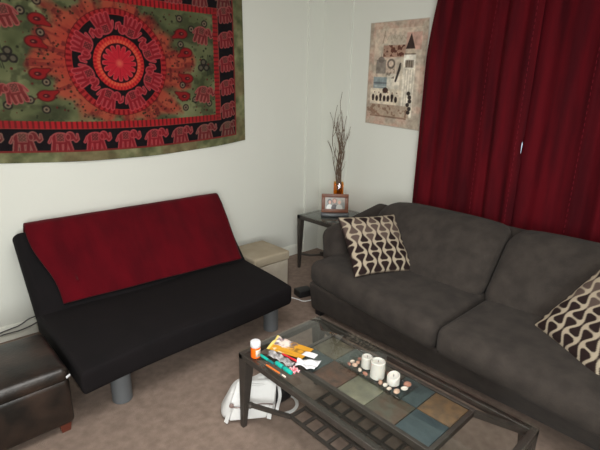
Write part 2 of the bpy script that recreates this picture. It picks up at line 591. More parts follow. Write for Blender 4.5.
    put(np.where((band > 0), (n1 - .52) * 6 * (ez < .9), 0), (150, 112, 84), .35)
    return np.clip(col * np.array([.80, .80, .80]), 0, 255)

def tapestry():
    HX, HZ, cx, cz = 1.105, .69, 1.425, 1.905
    nu, nv = 500, 312
    U = np.linspace(-HX, HX, nu + 1); Vv = np.linspace(-HZ, HZ, nv + 1)
    X, Z = np.meshgrid(U, Vv)
    col = srgb_arr(draw_tapestry(X, Z)).reshape(-1, 3)
    mb = MB()
    def fn(u, v):
        x, z = -HX + 2 * HX * u, -HZ + 2 * HZ * v
        low = (1 - v)
        sag = low * (.075 * (x / HX) ** 2 if x > 0 else .06 * (x / HX) ** 2) + .0 * low
        wave = .006 * math.sin(x * 5.1 + z * 1.4) + .005 * math.sin(x * 11 - z * 3) * low
        xx = x * (1 + .012 * low) + cx
        return (xx, YW - .016 + wave, cz + z + sag)
    mb.grid(nu, nv, fn)
    o = mb.build('tapestry', M['vcol'], colors={'Col': col}, solid=.003, angle=180)
    tag(o, 'red and green tie-dyed elephant mandala tapestry hung flat on the left wall', 'tapestry')
tapestry()

# ------------------------------------------------------------------ poster
def draw_poster(U, V):
    """U 0..1 left to right, V 0..1 bottom to top"""
    x, y = U * .61, V * .90
    col = np.zeros(U.shape + (3,))
    def put(mask, c, a=1.0):
        k = (np.clip(mask, 0, 1) * a)[..., None]
        col[:] = col * (1 - k) + np.array(c, float) * k
    n, n2 = fbm(x * 12, y * 12, 21), fbm(x * 40, y * 40, 31)
    put(np.ones_like(U), (182, 170, 158))
    put((n - .45) * 5, (190, 160, 148), .7)
    put((n2 - .5) * 4, (172, 164, 150), .5)
    rect = lambda x0, x1, y0, y1, c, a=1.0: put(np.minimum(np.minimum(x - x0, x1 - x), np.minimum(y - y0, y1 - y)) / .006 + .5, c, a)
    rect(.06, .56, .08, .84, (206, 196, 182), .55)
    rect(.40, .555, .66, .80, (196, 140, 132), .45)
    rect(.16, .40, .60, .70, (168, 120, 104), .5)
    put((n2 - .52) * 9 * (np.abs(x - .28) < .12) * (np.abs(y - .655) < .05), (86, 52, 44), .9)
    # faint script along the top
    for k in range(90):
        t = k / 89
        cx, cz = .16 + .24 * t, .765 + .018 * math.sin(t * 31) * (1 - .3 * t)
        put((.004 - np.hypot(x - cx, (y - cz) * .7)) / .003, (126, 112, 100), .25)
    put((.005 - cap(x, y, .15, .72, .17, .82, .001)) / .004, (126, 112, 100), .6)
    # small views of domes, a round window and a canal
    rect(.09, .20, .46, .58, (126, 120, 116), .8)
    put(-ell(x, y, .145, .58, .04, .03) / .006, (110, 102, 100), .8); put(-cap(x, y, .145, .6, .145, .66, .006, .002) / .004, (110, 100, 96), .8)
    put((.012 - np.abs(np.hypot(x - .255, y - .545) - .035)) / .006, (98, 90, 86), .85)
    rect(.07, .27, .33, .43, (126, 146, 156), .75); rect(.07, .27, .37, .385, (90, 96, 104), .6); rect(.07, .27, .345, .352, (200, 204, 204), .6)
    rect(.22, .36, .30, .46, (222, 216, 204), .9)
    put(-cap(x, y, .315, .40, .36, .54, .012, .016) / .004, (54, 48, 48), .9)
    put((n2 - .5) * 7 * (np.abs(x - .25) < .05) * (np.abs(y - .47) < .05), (90, 82, 76), .7)
    # tall bell tower with its pointed roof
    rect(.36, .515, .10, .60, (200, 192, 178), .8); rect(.385, .51, .10, .62, (226, 220, 208)); rect(.39, .505, .56, .63, (232, 228, 218))
    for k in range(4):
        xx = .41 + k * .026
        rect(xx, xx + .008, .14, .50, (184, 174, 160), .7)
    rect(.405, .49, .515, .575, (92, 82, 74), .85)
    for k in range(4):
        rect(.41 + k * .023, .414 + k * .023, .515, .575, (214, 206, 192), .8)
    rect(.39, .505, .62, .632, (120, 108, 98), .9); rect(.40, .495, .632, .665, (196, 184, 168))
    put(np.minimum((.80 - y) * .38 - np.abs(x - .447), y - .665) / .005, (66, 54, 54))
    # arcade with dark arches, dome and square in front
    rect(.04, .39, .19, .33, (214, 204, 188), .95)
    put(-ell(x, y, .21, .315, .035, .028) / .006, (70, 50, 46), .95)
    for k in range(7):
        xx = .075 + k * .043
        put(np.maximum(-ell(x, y, xx, .25 + .012 * math.sin(k * 4), .018, .03), np.minimum(.013 - np.abs(x - xx), np.minimum(y - .215, .255 - y))) / .005, (52, 38, 36), .95)
    for k in range(6):
        put(-ell(x, y, .09 + k * .05, .295, .010, .008) / .004, (110, 84, 74), .8)
    rect(.05, .48, .09, .19, (178, 160, 144), .75)
    put((n2 - .5) * 7 * (y < .19) * (y > .09) * (x < .46), (116, 92, 80), .75)
    rect(.05, .46, .075, .09, (120, 96, 84), .8)
    put(-cap(x, y, .05, .15, .16, .09, .012) / .01, (136, 104, 90), .7)
    # dark statues down the right-hand side
    for k in range(6):
        put(-ell(x, y, .475 + .012 * math.sin(k * 2.3), .14 + k * .032, .022, .020) / .005, (46, 40, 40), .9)
    k_ = (.86 + .28 * n2 + .16 * (n - .5))[..., None]
    col[:] = (col * .82 + np.array([172., 164, 152]) * .18) * np.clip(k_, .6, 1.1)
    col[:] = (col - 168) * 1.35 + 164
    put((.006 - np.minimum(np.minimum(x, .61 - x), np.minimum(y, .90 - y))) / .003, (190, 182, 172), .8)
    return np.clip(col, 0, 255)

def poster():
    nu, nv = 150, 222
    U, V = np.meshgrid(np.linspace(0, 1, nu + 1), np.linspace(0, 1, nv + 1))
    col = srgb_arr(draw_poster(U, V)).reshape(-1, 3)
    mb = MB()
    y_l, y_r = 2.88, 2.265
    z_b = (1.452, 1.42); z_t = (2.345, 2.34)
    def fn(u, v):
        y = y_l + (y_r - y_l) * u
        z = (z_b[0] + (z_b[1] - z_b[0]) * u) * (1 - v) + (z_t[0] + (z_t[1] - z_t[0]) * u) * v
        return (XW - .006 - .012 * (u ** 3) * (1 - v) ** 3 - .01 * max(0, (.15 - u)) * v, y, z)
    mb.grid(nu, nv, fn)
    o = mb.build('poster', M['vcol_paper'], colors={'Col': col}, solid=.0015, angle=180)
    tag(o, 'unframed pale collage poster of a bell tower and arcade beside the red curtains', 'poster')
poster()

# ------------------------------------------------------------------ curtains, rod
def curtain(y0, y1, phase, label, seams, back, edge0=0.0, edge1=0.0, gap0=0.0, gap1=0.0):
    root = thing('curtain', label, 'curtain', (3.43, (y0 + y1) / 2, 0.03), 'red curtains over the window')
    nu, nv = 160, 40
    def pos(u, v, dx=0.0):
        y = y0 + (y1 - y0) * u
        z = .03 + 2.49 * v
        top = max(0, (v - .78) / .22) ** 1.5
        y += (-.07 * top * edge0) * (1 - u) + (.10 * top * edge1) * u
        if gap0:
            y -= gap0 * math.exp(-((z - 1.37) / .03) ** 2) * math.exp(-u * 30)
        if gap1:
            y += gap1 * math.exp(-((z - 1.37) / .03) ** 2) * math.exp(-(1 - u) * 30)
        a = .011 + .006 * math.sin(u * 9 + phase + v)
        f = math.sin(u * 37 + phase + .9 * math.sin(u * 8 + v * 1.4)) + .22 * math.sin(u * 71 + phase * 2 + v)
        x = 3.435 + back + a * f + .012 * math.sin(u * 3 + 2 * v) + dx
        return (x, y, z)
    mb = MB(); mb.grid(nu, nv, lambda u, v: pos(u, v))
    mb.build('panel', M['curtain'], root, solid=.003, angle=180)
    for s in seams:
        st = MB()
        for k in range(64):
            v = (k + .15) / 64; v2 = (k + .7) / 64
            p, q = pos(s, v, -.004), pos(s, v2, -.004)
            st.tube([p, q], .0022, 5)
        st.build('stitching', M['curtain_seam'], root)
    return root
curtain(2.21, 1.318, 0.4, 'left red curtain panel, its outer edge next to the poster', (.62, .95), 0, edge0=1.0, edge1=0, gap1=.03)
curtain(1.352, 0.42, 2.1, 'right red curtain panel, behind the right end of the sofa', (.42, .9), .03, edge0=0, edge1=-1.0, gap0=.03)
rod = thing('curtain_rod', 'dark metal curtain rod above the red curtains', 'curtain rod', (3.445, 1.3, 2.53))
MB().tube([(3.445, .3, 2.535), (3.445, 2.3, 2.535)], .012, 12).build('rod', M['metal'], rod)
for y in (.27, 2.33):
    MB().lathe((3.445, y - .02 if y < 1 else y - .02, 2.535), [(.012, 0), (.024, .012), (.026, .02), (.018, .036), (.006, .045)], 12, (0, 1, 0)).build('finial', M['metal'], rod)
for y in (.36, 2.24):
    MB().box((3.503, y, 2.535), (.115, .014, .022), .002).box((3.554, y, 2.535), (.012, .03, .06), .002).build('bracket', M['metal'], rod)

# ------------------------------------------------------------------ futon sofa bed and its red blanket
def fx(u, t):       # x of the futon at width parameter u 0..1 and depth t (0 front edge, 1 crease, 2 top of back)
    L = [.555, .550, .562]; R = [2.035, 2.135, 2.155]
    i = min(int(t), 1); k = t - i
    return (L[i] + (L[i + 1] - L[i]) * k) * (1 - u) + (R[i] + (R[i + 1] - R[i]) * k) * u
fut = thing('futon', 'black cloth futon sofa bed below the elephant tapestry', 'futon', (1.37, 2.7, 0))
def seat_fn(p, n):
    u, t = (p[0] + 1) / 2, (p[1] + 1) / 2
    x = fx(u, np.clip(t, 0, 1))
    y = 2.175 + (2.97 - 2.175) * t + .055 * u * (1 - t)
    z = .335 + (.305 - .335) * t + p[2]
    z -= .035 * (1 - t) ** 6 * max(0, -n[2]) * 0
    z += .006 * math.sin(x * 7 + y * 3) * max(n[2], 0) + .008 * math.sin(x * 3.1) * (1 - t)
    # the front lower corner of the cover droops at the left
    z -= .035 * (1 - u) ** 4 * (1 - t) ** 2 + .018 * (1 - t) ** 3
    return (x, y, z)
MB().box((0, 0, 0), (2, 2, .14), .035, (22, 12, 2), seat_fn, 3).build('seat_mattress', M['black_cloth'], fut)
bd = np.array([0, .45, .47]); bd = bd / np.linalg.norm(bd); bn = np.array([0, -bd[2], bd[1]])
B0 = np.array([0, 2.885, .345])
BL = .655
def back_surface(u, s, off):     # s metres up the back from the crease, off metres in front of its face
    p = B0 + bd * s + bn * off
    return np.array([fx(u, 1 + min(max(s / BL, 0), 1)), p[1], p[2]])
def back_fn(p, n):
    u, s = (p[0] + 1) / 2, (p[1] + 1) / 2 * (BL + .06) - .06
    q = back_surface(u, s, 0)
    d = (p[2] - .065)
    d += .004 * math.sin(u * 9 + s * 5) * max(n[2], 0)
    q = q + bn * d
    return q
MB().box((0, 0, 0), (2, 2, .13), .06, (22, 10, 2), back_fn, 3).build('back_mattress', M['black_cloth'], fut)
for x, y in ((.80, 2.33), (1.965, 2.39), (.80, 2.86), (1.965, 2.90)):
    MB().lathe((x, y, 0), [(.052, 0), (.056, .004), (.056, .275), (.05, .28)], 24).build('leg', M['silver'], fut)
ff = MB()
for y in (2.36, 2.87):
    ff.tube([(.66, y, .265), (2.0, y, .265)], .016, 8)
for x in (.66, 2.0):
    ff.tube([(x, 2.36, .265), (x, 2.87, .265)], .016, 8)
ff.build('frame', M['silver'], fut)

def blanket():
    nu, nv = 90, 60
    # path up the back's face, over the top and down behind
    front, over, rear = .62, .16, .10
    tot = front + over + rear
    def fn(u, v):
        d = v * tot
        uu = (.095 - .05 * min(1, v * 1.5)) * (1 - u) + (.955 + .032 * min(1, v * 1.6)) * u + (.010 * math.sin(v * 9) if u < .1 else 0)
        wr = .003 * math.sin(u * 17 + 3 * v) * math.sin(v * 6 + 1) + .004 * math.sin(u * 31 + 1.3 * math.sin(v * 5)) * (1 - abs(2 * v - 1)) + .005 * fbm(np.array(u * 9), np.array(v * 9), 3)
        thick = .027
        if d < front:
            s = .045 + .03 * (1 - u) * (1 - d / front) + d
            p = back_surface(uu, s, thick + wr)
            e = min(1, (front - d) / .05)
        elif d < front + over:
            a = (d - front) / over * math.pi
            c = back_surface(uu, front + .045, -.065)
            p = c + (bn * math.cos(a) + bd * math.sin(a) *   .55) * (.065 + thick + .4 * wr)
        else:
            s = front + .045 - (d - front - over)
            p = back_surface(uu, s, -.13 - thick)
        return p
    mb = MB(); mb.grid(nu, nv, fn)
    o = mb.build('blanket', M['red_fleece'], solid=.016, angle=180)
    tag(o, 'crimson fleece throw draped over the back of the black futon', 'blanket')
blanket()

# ------------------------------------------------------------------ ottomans
ot = thing('leather_ottoman', 'dark brown leather ottoman on the carpet in front of the futon at left', 'ottoman', (.125, 2.485, 0))
MB().box((.15, 2.485, .18), (.745, .482, .27), .03, (6, 5, 3), k=2).build('body', M['leather'], ot)
MB().box((.15, 2.485, .335), (.752, .488, .085), .04, (8, 6, 1), k=3, bulge=(0, 0, .016)).build('cushion_top', M['leather'], ot)
for x in (-.17, .475):
    for y in (2.285, 2.68):
        MB().frustum((x, y, 0), (.042, .042), (x, y, .055), (.055, .055)).build('leg', M['wood'], ot)
MB().box((.512, 2.235, .335), (.026, .008, .012), .003, rot=rotz(35)).build('care_tag', M['white_plastic'], ot, label='small white tag at the corner')

cb = thing('storage_cube', 'beige suede storage cube standing between the futon and the end table', 'storage cube', (2.405, 3.10, 0))
MB().box((2.405, 3.10, .13), (.385, .385, .26), .012, (3, 3, 3)).build('body', M['beige'], cb)
MB().box((2.405, 3.10, .300), (.405, .405, .085), .018, (4, 4, 1), k=3, bulge=(0, 0, .008)).build('lid', M['beige_top'], cb)

# ------------------------------------------------------------------ slate tile sets
def tiles(mb_name, root, x0, y0, tw, nx, ny, z, cols, th=.012, gap=.004, pat=None):
    mb = MB(); A, Bc = [], []
    for i in range(nx):
        for j in range(ny):
            a, b = (tuple(.72 * q + .28 * sum(cc_) / 3 for q in cc_) for cc_ in cols[(i, j)])
            n0 = len(mb.v)
            mb.box((x0 + (i + .5) * tw, y0 - (j + .5) * tw, z - th / 2), (tw - gap, tw - gap, th), .0015, 1, k=1)
            k = len(mb.v) - n0
            A += [tuple(.78 * q for q in S(*a))] * k; Bc += [tuple(.78 * q for q in S(*b))] * k
    return mb.build(mb_name, M['slate'], root, colors={'ColA': np.array(A), 'ColB': np.array(Bc)})

# ------------------------------------------------------------------ end table
et = thing('end_table', 'dark metal end table with a slate top in the corner', 'end table', (3.235, 2.90, 0))
EX0, EX1, EY0, EY1, EH = 2.955, 3.515, 2.61, 3.185, .565
rail = MB()
for y in (EY0 + .02, EY1 - .02):
    rail.box(((EX0 + EX1) / 2, y, EH - .026), (EX1 - EX0, .04, .036), .003)
for x in (EX0 + .02, EX1 - .02):
    rail.box((x, (EY0 + EY1) / 2, EH - .026), (.04, EY1 - EY0, .036), .003)
rail.build('top_rail', M['metal'], et)
tw = (EX1 - EX0 - .08) / 3
ecols = {}
pal = [((112, 112, 106), (92, 96, 94)), ((122, 118, 104), (100, 96, 86)), ((96, 102, 102), (82, 88, 90))]
for i in range(3):
    for j in range(3):
        ecols[(i, j)] = pal[(i * 2 + j) % 3]
tiles('slate_panel', et, EX0 + .04, EY1 - .042, tw, 3, 3, EH - .012, ecols)
MB().box(((EX0 + EX1) / 2, (EY0 + EY1) / 2, EH - .004), (EX1 - EX0, EY1 - EY0, .007), .001).build('glass_top', M['glass_top'], et)
for x, sx in ((EX0, 1), (EX1, -1)):
    for y, sy in ((EY0, 1), (EY1, -1)):
        MB().frustum((x + sx * .02, y + sy * .02, 0), (.022, .022), (x + sx * .026, y + sy * .026, EH - .04), (.05, .05)).build('leg', M['metal'], et)
es = MB()
cxe, cye = (EX0 + EX1) / 2, (EY0 + EY1) / 2
for x, y in ((EX0 + .022, EY0 + .022), (EX0 + .022, EY1 - .022), (EX1 - .022, EY0 + .022), (EX1 - .022, EY1 - .022)):
    px, py = cxe + (x - cxe) * .42, cye + (y - cye) * .42
    es.tube([(x, y, .15), ((x + px) / 2, (y + py) / 2, .135), (px, py, .145)], .01, rect=(.018, .018))
for t in (-.105, 0, .105):
    es.box((cxe, cye + t, .145), (.24, .016, .014))
    es.box((cxe + t, cye, .145), (.016, .24, .0138))
es_o = es.build('stretcher', M['metal'], et)
for sx in (-1, 1):
    for sy in (-1, 1):
        MB().lathe((cxe + sx * .105, cye + sy * .105, .150), [(.004, 0), (.016, .005), (.02, .016), (.016, .027), (.004, .033)], 12).build('knob', M['metal'], es_o)

# vase, twigs, photo frame
VX, VY = 3.385, 3.04
vz = EH
va = thing('vase', 'amber glass vase of dried twigs behind the photo frame', 'vase', (VX, VY, vz))
vm = MB()
h, t, H_ = .047, .004, .29
fw = rotz(43)
for a in range(4):
    rr = fw @ rotz(90 * a)
    vm.box(tuple(np.array([VX, VY, vz + H_ / 2]) + rr @ np.array([h, 0, 0])), (t, 2 * h + t, H_), .001, 1, rot=rr, k=1)
vm.box((VX, VY, vz + .006), (2 * h, 2 * h, .012), .001, 1, rot=fw, k=1)
vm.build('body', M['amber'], va)
def twig(k):
    a = random.uniform(0, 6.28); r0 = random.uniform(.004, .022)
    top = [1.17, .98, 1.05, .9, .95, .82, 1.0, .88, .78, .92, .84, .7, .96, .8][k % 14]
    la = random.uniform(0, 6.28); sp = random.uniform(.03, .13)
    if k == 0: sp = .02
    pts = []
    n = 13
    ph = random.uniform(0, 6); ph2 = random.uniform(0, 6)
    for i in range(n):
        s = i / (n - 1)
        wob = .016 * min(1, s * 3)
        pts.append((VX + r0 * math.cos(a) * (1 - .6 * s) + sp * math.cos(la) * s ** 1.6 + wob * math.sin(s * 15 + ph),
                    VY + r0 * math.sin(a) * (1 - .6 * s) + sp * math.sin(la) * s ** 1.6 + wob * math.cos(s * 12 + ph2),
                    vz + .016 + (top - .016) * s))
    mb = MB()
    mb.tube(pts, [  .0062 * (1 - .68 * i / (n - 1)) for i in range(n)], 6)
    for b in range(3):
        i = random.randint(5, 10)
        p = Vector(pts[i]); d = Vector((random.uniform(-1, 1), random.uniform(-1, 1), 2.2)).normalized()
        L = random.uniform(.06, .14)
        mb.tube([p, p + d * L * .5 + Vector((.006, -.004, 0)), p + d * L], [.0026, .002, .0012], 5)
    o = mb.build('twig', M['twig'])
    tag(o, 'thin dried twig standing in the amber vase', 'twig', 'dried twigs in the amber vase')
for k in range(14):
    twig(k)

def face_obj(cx, cy, cz, ang, tilt):
    """local frame: x along width, y depth (away from viewer), z up"""
    R = np.array(Matrix.Rotation(math.radians(ang), 3, 'Z') @ Matrix.Rotation(math.radians(tilt), 3, 'X'))
    return lambda p: R @ np.array(p) + np.array([cx, cy, cz])
PFX, PFY = 3.19, 2.90
pf = thing('picture_frame', 'small brown wooden photo frame standing on the end table', 'picture frame', (PFX, PFY, EH))
fm = face_obj(PFX, PFY, EH + .036, -44, -9)
W, Hh, bw = .262, .182, .034
frm = MB()
for c, s in (((0, 0, bw / 2), (W, .018, bw)), ((0, 0, Hh - bw / 2), (W, .018, bw)), ((-W / 2 + bw / 2, 0, Hh / 2), (bw, .018, Hh - 2 * bw)), ((W / 2 - bw / 2, 0, Hh / 2), (bw, .018, Hh - 2 * bw))):
    frm.box(c, s, .003, 1, fn=lambda p, n: fm(p), k=1)
frm.box((0, .008, Hh / 2), (W - .02, .004, Hh - .02), 0, 1, fn=lambda p, n: fm(p))
frm.build('frame', M['frame_wood'], pf)
def draw_photo(U, V):
    col = np.zeros(U.shape + (3,))
    def put(mask, c, a=1.0):
        k = (np.clip(mask, 0, 1) * a)[..., None]
        col[:] = col * (1 - k) + np.array(c, float) * k
    x, y = U * 1.8, V
    put(np.ones_like(U), (150, 140, 128)); put((fbm(x * 4, y * 4, 2) - .5) * 6, (110, 120, 120), .7)
    for cx, top, body, hair in ((.42, .62, (232, 232, 228), (48, 42, 44)), (.85, .70, (60, 48, 52), (140, 90, 70)), (1.28, .62, (190, 190, 184), (170, 160, 140))):
        put(-ell(x, y, cx, top + .02, .22, .24) / .03, hair)
        put(-ell(x, y, cx, .08, .30, .34) / .03, body)
        put(-ell(x, y, cx + .02, top - .04, .14, .18) / .03, (212, 160, 140))
    return col
nu, nv = 60, 34
U, V = np.meshgrid(np.linspace(0, 1, nu + 1), np.linspace(0, 1, nv + 1))
ph = MB(); ph.grid(nu, nv, lambda u, v: fm((-W / 2 + bw + (W - 2 * bw) * u, .002, bw + (Hh - 2 * bw) * v)))
ph.build('photograph', M['vcol_gloss'], pf, colors={'Col': srgb_arr(draw_photo(U, V)).reshape(-1, 3)}, angle=180, label='snapshot of three people close together')
bs = MB()
fb = face_obj(PFX, PFY, EH, -44, 0)
bs.grid(16, 2, lambda u, v: fb(((u - .5) * .27, -.028 + .07 * v - .018 * (1 - (2 * u - 1) ** 2), .018 + .0 * v)))
bs.build('base', M['silver'], pf, solid=.034, label='silver curved base')
MB().box((0, .075, .055), (.05, .004, .13), 0, 1, fn=lambda p, n: fb((p[0], p[1] - (p[2] - .0) * .35, p[2] - .0 + .01))).build('easel_leg', M['frame_wood'], pf)

# ------------------------------------------------------------------ sofa
so = thing('sofa', 'long dark grey upholstered sofa below the red curtains', 'sofa', (2.85, 1.15, 0))
SY0, SY1 = -.10, 2.37
MID = 1.16
MB().box((2.83, (SY0 + SY1) / 2, .17), (.93, SY1 - SY0, .25), .03, (4, 10, 3), lambda p, n: (p[0] + (1 - n[0]) / 2 * (n[2] + 1) / 2 * np.interp(p[1], [SY0, 1.16, 2.36], [-.22, -.155, -.04]), p[1], p[2]), k=2).build('base', M['sofa'], so)
def seat_cushion(y0, y1, arm_hi):
    def fn(p, n):
        x, y, z = p
        f = max(0, -n[0])
        z += .02 * max(0, n[2]) * (1 - n[1] ** 2) * (1 - .5 * n[0] ** 2)
        x -= .025 * f * (1 - n[2] ** 2) * (1 - .6 * n[1] ** 2)
        x += (1 - n[0]) / 2 * np.interp(y, [SY0, 1.16, 2.36], [-.18, -.105, .065])
        return (x, y, z)
    MB().box(((2.27 + 2.95) / 2, (y0 + y1) / 2, .375), (.68, y1 - y0, .19), .06, (8, 10, 2), fn, 3).build('seat_cushion', M['sofa'], so)
seat_cushion(MID + .004, 2.365, True)
seat_cushion(SY0 - .03, MID - .004, False)
def back_cushion(y0, y1, hi, lo):
    def fn(p, n):
        x, y, z = p
        s = (n[2] + 1) / 2
        zz = .42 + s * (hi - .42)
        xx = 2.80 + (x) + .33 * s
        e = abs(n[1])
        zz -= .03 * s * e ** 4 + (lo * s * s * max(0, (n[1] if y1 > 2 else -n[1])) ** 3)
        xx -= .035 * max(0, -n[0]) * (1 - n[1] ** 2) * math.sin(s * math.pi)
        return (xx, y, zz)
    MB().box((0, (y0 + y1) / 2, 0), (.24, y1 - y0, .46), .09, (3, 10, 7), fn, 3).build('back_cushion', M['sofa'], so)
back_cushion(MID + .02, 2.24, .88, .02)
back_cushion(SY0 + .14, MID - .01 + .02, .88, .02)
def bf(p, n):
    x, y, z = p
    return (x + .10 * (n[2] + 1) / 2, y, z - .05 * abs(n[1]) ** 6 * max(0, n[2]))
MB().box((3.18, (SY0 + SY1) / 2, .45), (.16, SY1 - SY0 - .02, .74), .06, (2, 12, 6), bf, 3).build('back_frame', M['sofa'], so)
def arm(sgn):
    yc = 2.35 if sgn > 0 else SY0 + .09
    def fn(p, n):
        x, y, z = p
        t = (n[0] + 1) / 2
        top = (n[2] + 1) / 2
        z += top * (.135 * t ** 1.2)
        y += sgn * (.065 * top * (1 - .6 * t))
        x += .02 * top
        return (x, y, z)
    MB().box((2.93, yc, .445), (.75, .21, .43), .085, (8, 3, 5), fn, 3).build('arm', M['sofa'], so)
arm(1); arm(-1)
for x in (2.42, 3.22):
    for y in (SY0 + .06, SY1 - .06):
        MB().box((x, y, .025), (.06, .06, .05), .004).build('foot', M['black_plastic'], so)

# ------------------------------------------------------------------ patterned cushions
def draw_pillow(U, V):
    cols, rows = 8.0, 3.1
    col = np.zeros(U.shape + (3,))
    def put(mask, c, a=1.0):
        k = (np.clip(mask, 0, 1) * a)[..., None]
        col[:] = col * (1 - k) + (np.array(c, float) if np.ndim(c) == 1 else c) * k
    x = U * cols + .5; y = V * rows
    put(np.ones_like(U), (168, 155, 136))
    # wavy cream lines; between them chains of dark drops, neighbouring chains half a drop apart
    def line(k, yy):
        return k + (-1) ** k * .285 * np.cos(2 * np.pi * yy)
    for k in range(-1, 9):
        l0, l1 = line(k, y), line(k + 1, y)
        inside = np.minimum(x - l0, l1 - x)
        t = y + (.5 if k % 2 == 0 else 0)
        f = t - np.floor(t)
        j = np.floor(2 * t)
        dk = ((k + np.floor((j + 1) / 2) + (k // 2)) % 3 != 0)[..., None]
        shade = np.where(dk, np.array([40., 29, 28]), np.array([88., 74, 68]))
        bar = np.minimum(f, 1 - f) * 2.4 - .05 - 1.1 * np.clip(.58 - inside, 0, 1) ** 2
        put(np.minimum(inside - .11, bar) / .06, shade)
    # fine cream crossings
    put((.05 - np.abs(np.minimum(np.minimum(U, 1 - U), np.minimum(V, 1 - V)))) * 0, (40, 30, 30))
    edge = np.minimum(np.minimum(U, 1 - U), np.minimum(V, 1 - V))
    put((.012 - edge) / .006, (40, 30, 28))
    return col

def pillow(c, X, Y, N, s, th, label):
    X, Y, N = (np.array(a) / np.linalg.norm(a) for a in (X, Y, N))
    n = 96
    g = np.linspace(0, 1, n + 1)
    U, V = np.meshgrid(g, g)
    col = srgb_arr(draw_pillow(U, V)).reshape(-1, 3)
    c = np.array(c)
    mb = MB()
    def shape(u, v, sg):
        a, b = 2 * u - 1, 2 * v - 1
        k = 1 - .055 * (1 - a * a) * b * b * 0
        px = a * (1 - .06 * (1 - b * b)) * s / 2
        py = b * (1 - .06 * (1 - a * a)) * s / 2
        d = th / 2 * (max(0, (1 - a ** 4) * (1 - b ** 4))) ** .55
        d += .004 * math.sin(a * 5 + b * 3) * (1 - a * a) * (1 - b * b)
        return c + X * px + Y * py + N * sg * (d + .001)
    mb.grid(n, n, lambda u, v: shape(u, v, 1))
    nf = len(mb.f)
    mb.grid(n, n, lambda u, v: shape(u, v, -1))
    mb.f[nf:] = [tuple(reversed(q)) for q in mb.f[nf:]]
    # close the seam
    m = (n + 1) ** 2
    ring = [i for i in range(n)] + [n + i * (n + 1) for i in range(n)] + [n * (n + 1) + n - i for i in range(n)] + [(n - i) * (n + 1) for i in range(n)]
    L = len(ring)
    for k in range(L):
        a, b = ring[k], ring[(k + 1) % L]
        mb.f.append((b, a, a + m, b + m)); mb.mi.append(0)
    o = mb.build('throw_pillow', M['vcol'], colors={'Col': np.vstack([col, col])}, angle=180)
    tag(o, label, 'pillow', 'patterned throw pillows on the sofa')
pillow((2.607, 1.948, .655), (.919, -.393, -.024), (.294, .642, .708), (-.263, -.658, .706), .49, .13,
       'brown and cream wave patterned pillow leaning on the left sofa arm near the end table')
pillow((2.575, .462, .645), (-.583, -.809, -.065), (.526, -.439, .727), (-.617, .39, .68), .51, .13,
       'brown and cream wave patterned pillow at the right end of the sofa, below the curtains')

# ------------------------------------------------------------------ coffee table
CX0, CX1, CY0, CY1, CH = 1.18, 1.765, .438, 1.695, .46
ct = thing('coffee_table', 'glass topped coffee table with dark metal frame and slate tiles before the sofa', 'coffee table', ((CX0 + CX1) / 2, (CY0 + CY1) / 2, 0))
fr = MB()
zr = CH - .008 - .015
for x in (CX0 + .015, CX1 - .015):
    fr.box((x, (CY0 + CY1) / 2, zr), (.03, CY1 - CY0, .03), .003)
for y in (CY0 + .015, CY1 - .015):
    fr.box(((CX0 + CX1) / 2, y, zr), (CX1 - CX0, .03, .0302), .003)
fr.build('top_rail', M['metal'], ct)
TX0, TY1, TW = 1.345, 1.485, .1595
TX1, TY0 = TX0 + 2 * TW, TY1 - 5 * TW
rim = MB()
for x in (TX0 - .011, TX1 + .011):
    rim.box((x, (TY0 + TY1) / 2, zr + .002), (.02, TY1 - TY0 + .042, .028), .002)
for y in (TY0 - .011, TY1 + .011):
    rim.box(((TX0 + TX1) / 2, y, zr + .002), (TX1 - TX0 + .004, .02, .0278), .002)
rim.box(((TX0 + TX1) / 2, (TY0 + TY1) / 2, zr - .004), (TX1 - TX0, TY1 - TY0, .012))
rim.build('slate_rim', M['metal'], ct)
for (ax_, ay), (bx_, by) in (((CX0 + .03, CY0 + .03), (TX0 - .01, TY0 - .01)), ((CX0 + .03, CY1 - .03), (TX0 - .01, TY1 + .01)),
                             ((CX1 - .03, CY0 + .03), (TX1 + .01, TY0 - .01)), ((CX1 - .03, CY1 - .03), (TX1 + .01, TY1 + .01))):
    MB().tube([(ax_, ay, zr), (bx_, by, zr)], .01, rect=(.024, .024)).build('bracket', M['metal'], ct)
cc = {(1, 0): ((112, 100, 78), (92, 76, 58)), (1, 1): ((96, 104, 100), (78, 84, 82)), (1, 2): ((110, 96, 84), (90, 82, 76)), (1, 3): ((62, 76, 80), (76, 90, 92)), (1, 4): ((150, 104, 64), (112, 84, 62)),
      (0, 0): ((82, 94, 94), (66, 76, 78)), (0, 1): ((120, 74, 54), (84, 58, 48)), (0, 2): ((144, 134, 106), (122, 114, 94)), (0, 3): ((98, 92, 76), (108, 74, 56)), (0, 4): ((76, 92, 98), (64, 80, 88))}
tiles('slate_panel', ct, TX0, TY1, TW, 2, 5, zr + .012, cc)
MB().box(((CX0 + CX1) / 2, (CY0 + CY1) / 2, CH - .004), (CX1 - CX0, CY1 - CY0, .008), .001, k=1).build('glass_top', M['glass_top'], ct)
for x, sx in ((CX0, 1), (CX1, -1)):
    for y, sy in ((CY0, 1), (CY1, -1)):
        MB().frustum((x + sx * .014, y + sy * .014, 0), (.024, .024), (x + sx * .030, y + sy * .030, CH - .03), (.058, .058)).build('leg', M['metal'], ct)
LX = [1.322, 1.422, 1.523, 1.623]; LY0, LY1, LZ = .69, 1.443, .135
lat = MB()
for x in LX:
    lat.box((x, (LY0 + LY1) / 2, LZ), (.017, LY1 - LY0 + .017, .014), .001, k=1)
for k in range(10):
    y = LY1 + (LY0 - LY1) * k / 9
    lat.box(((LX[0] + LX[-1]) / 2, y, LZ), (LX[-1] - LX[0] + .014, .015, .0136), .001, k=1)
lat.build('lattice_shelf', M['metal'], ct)
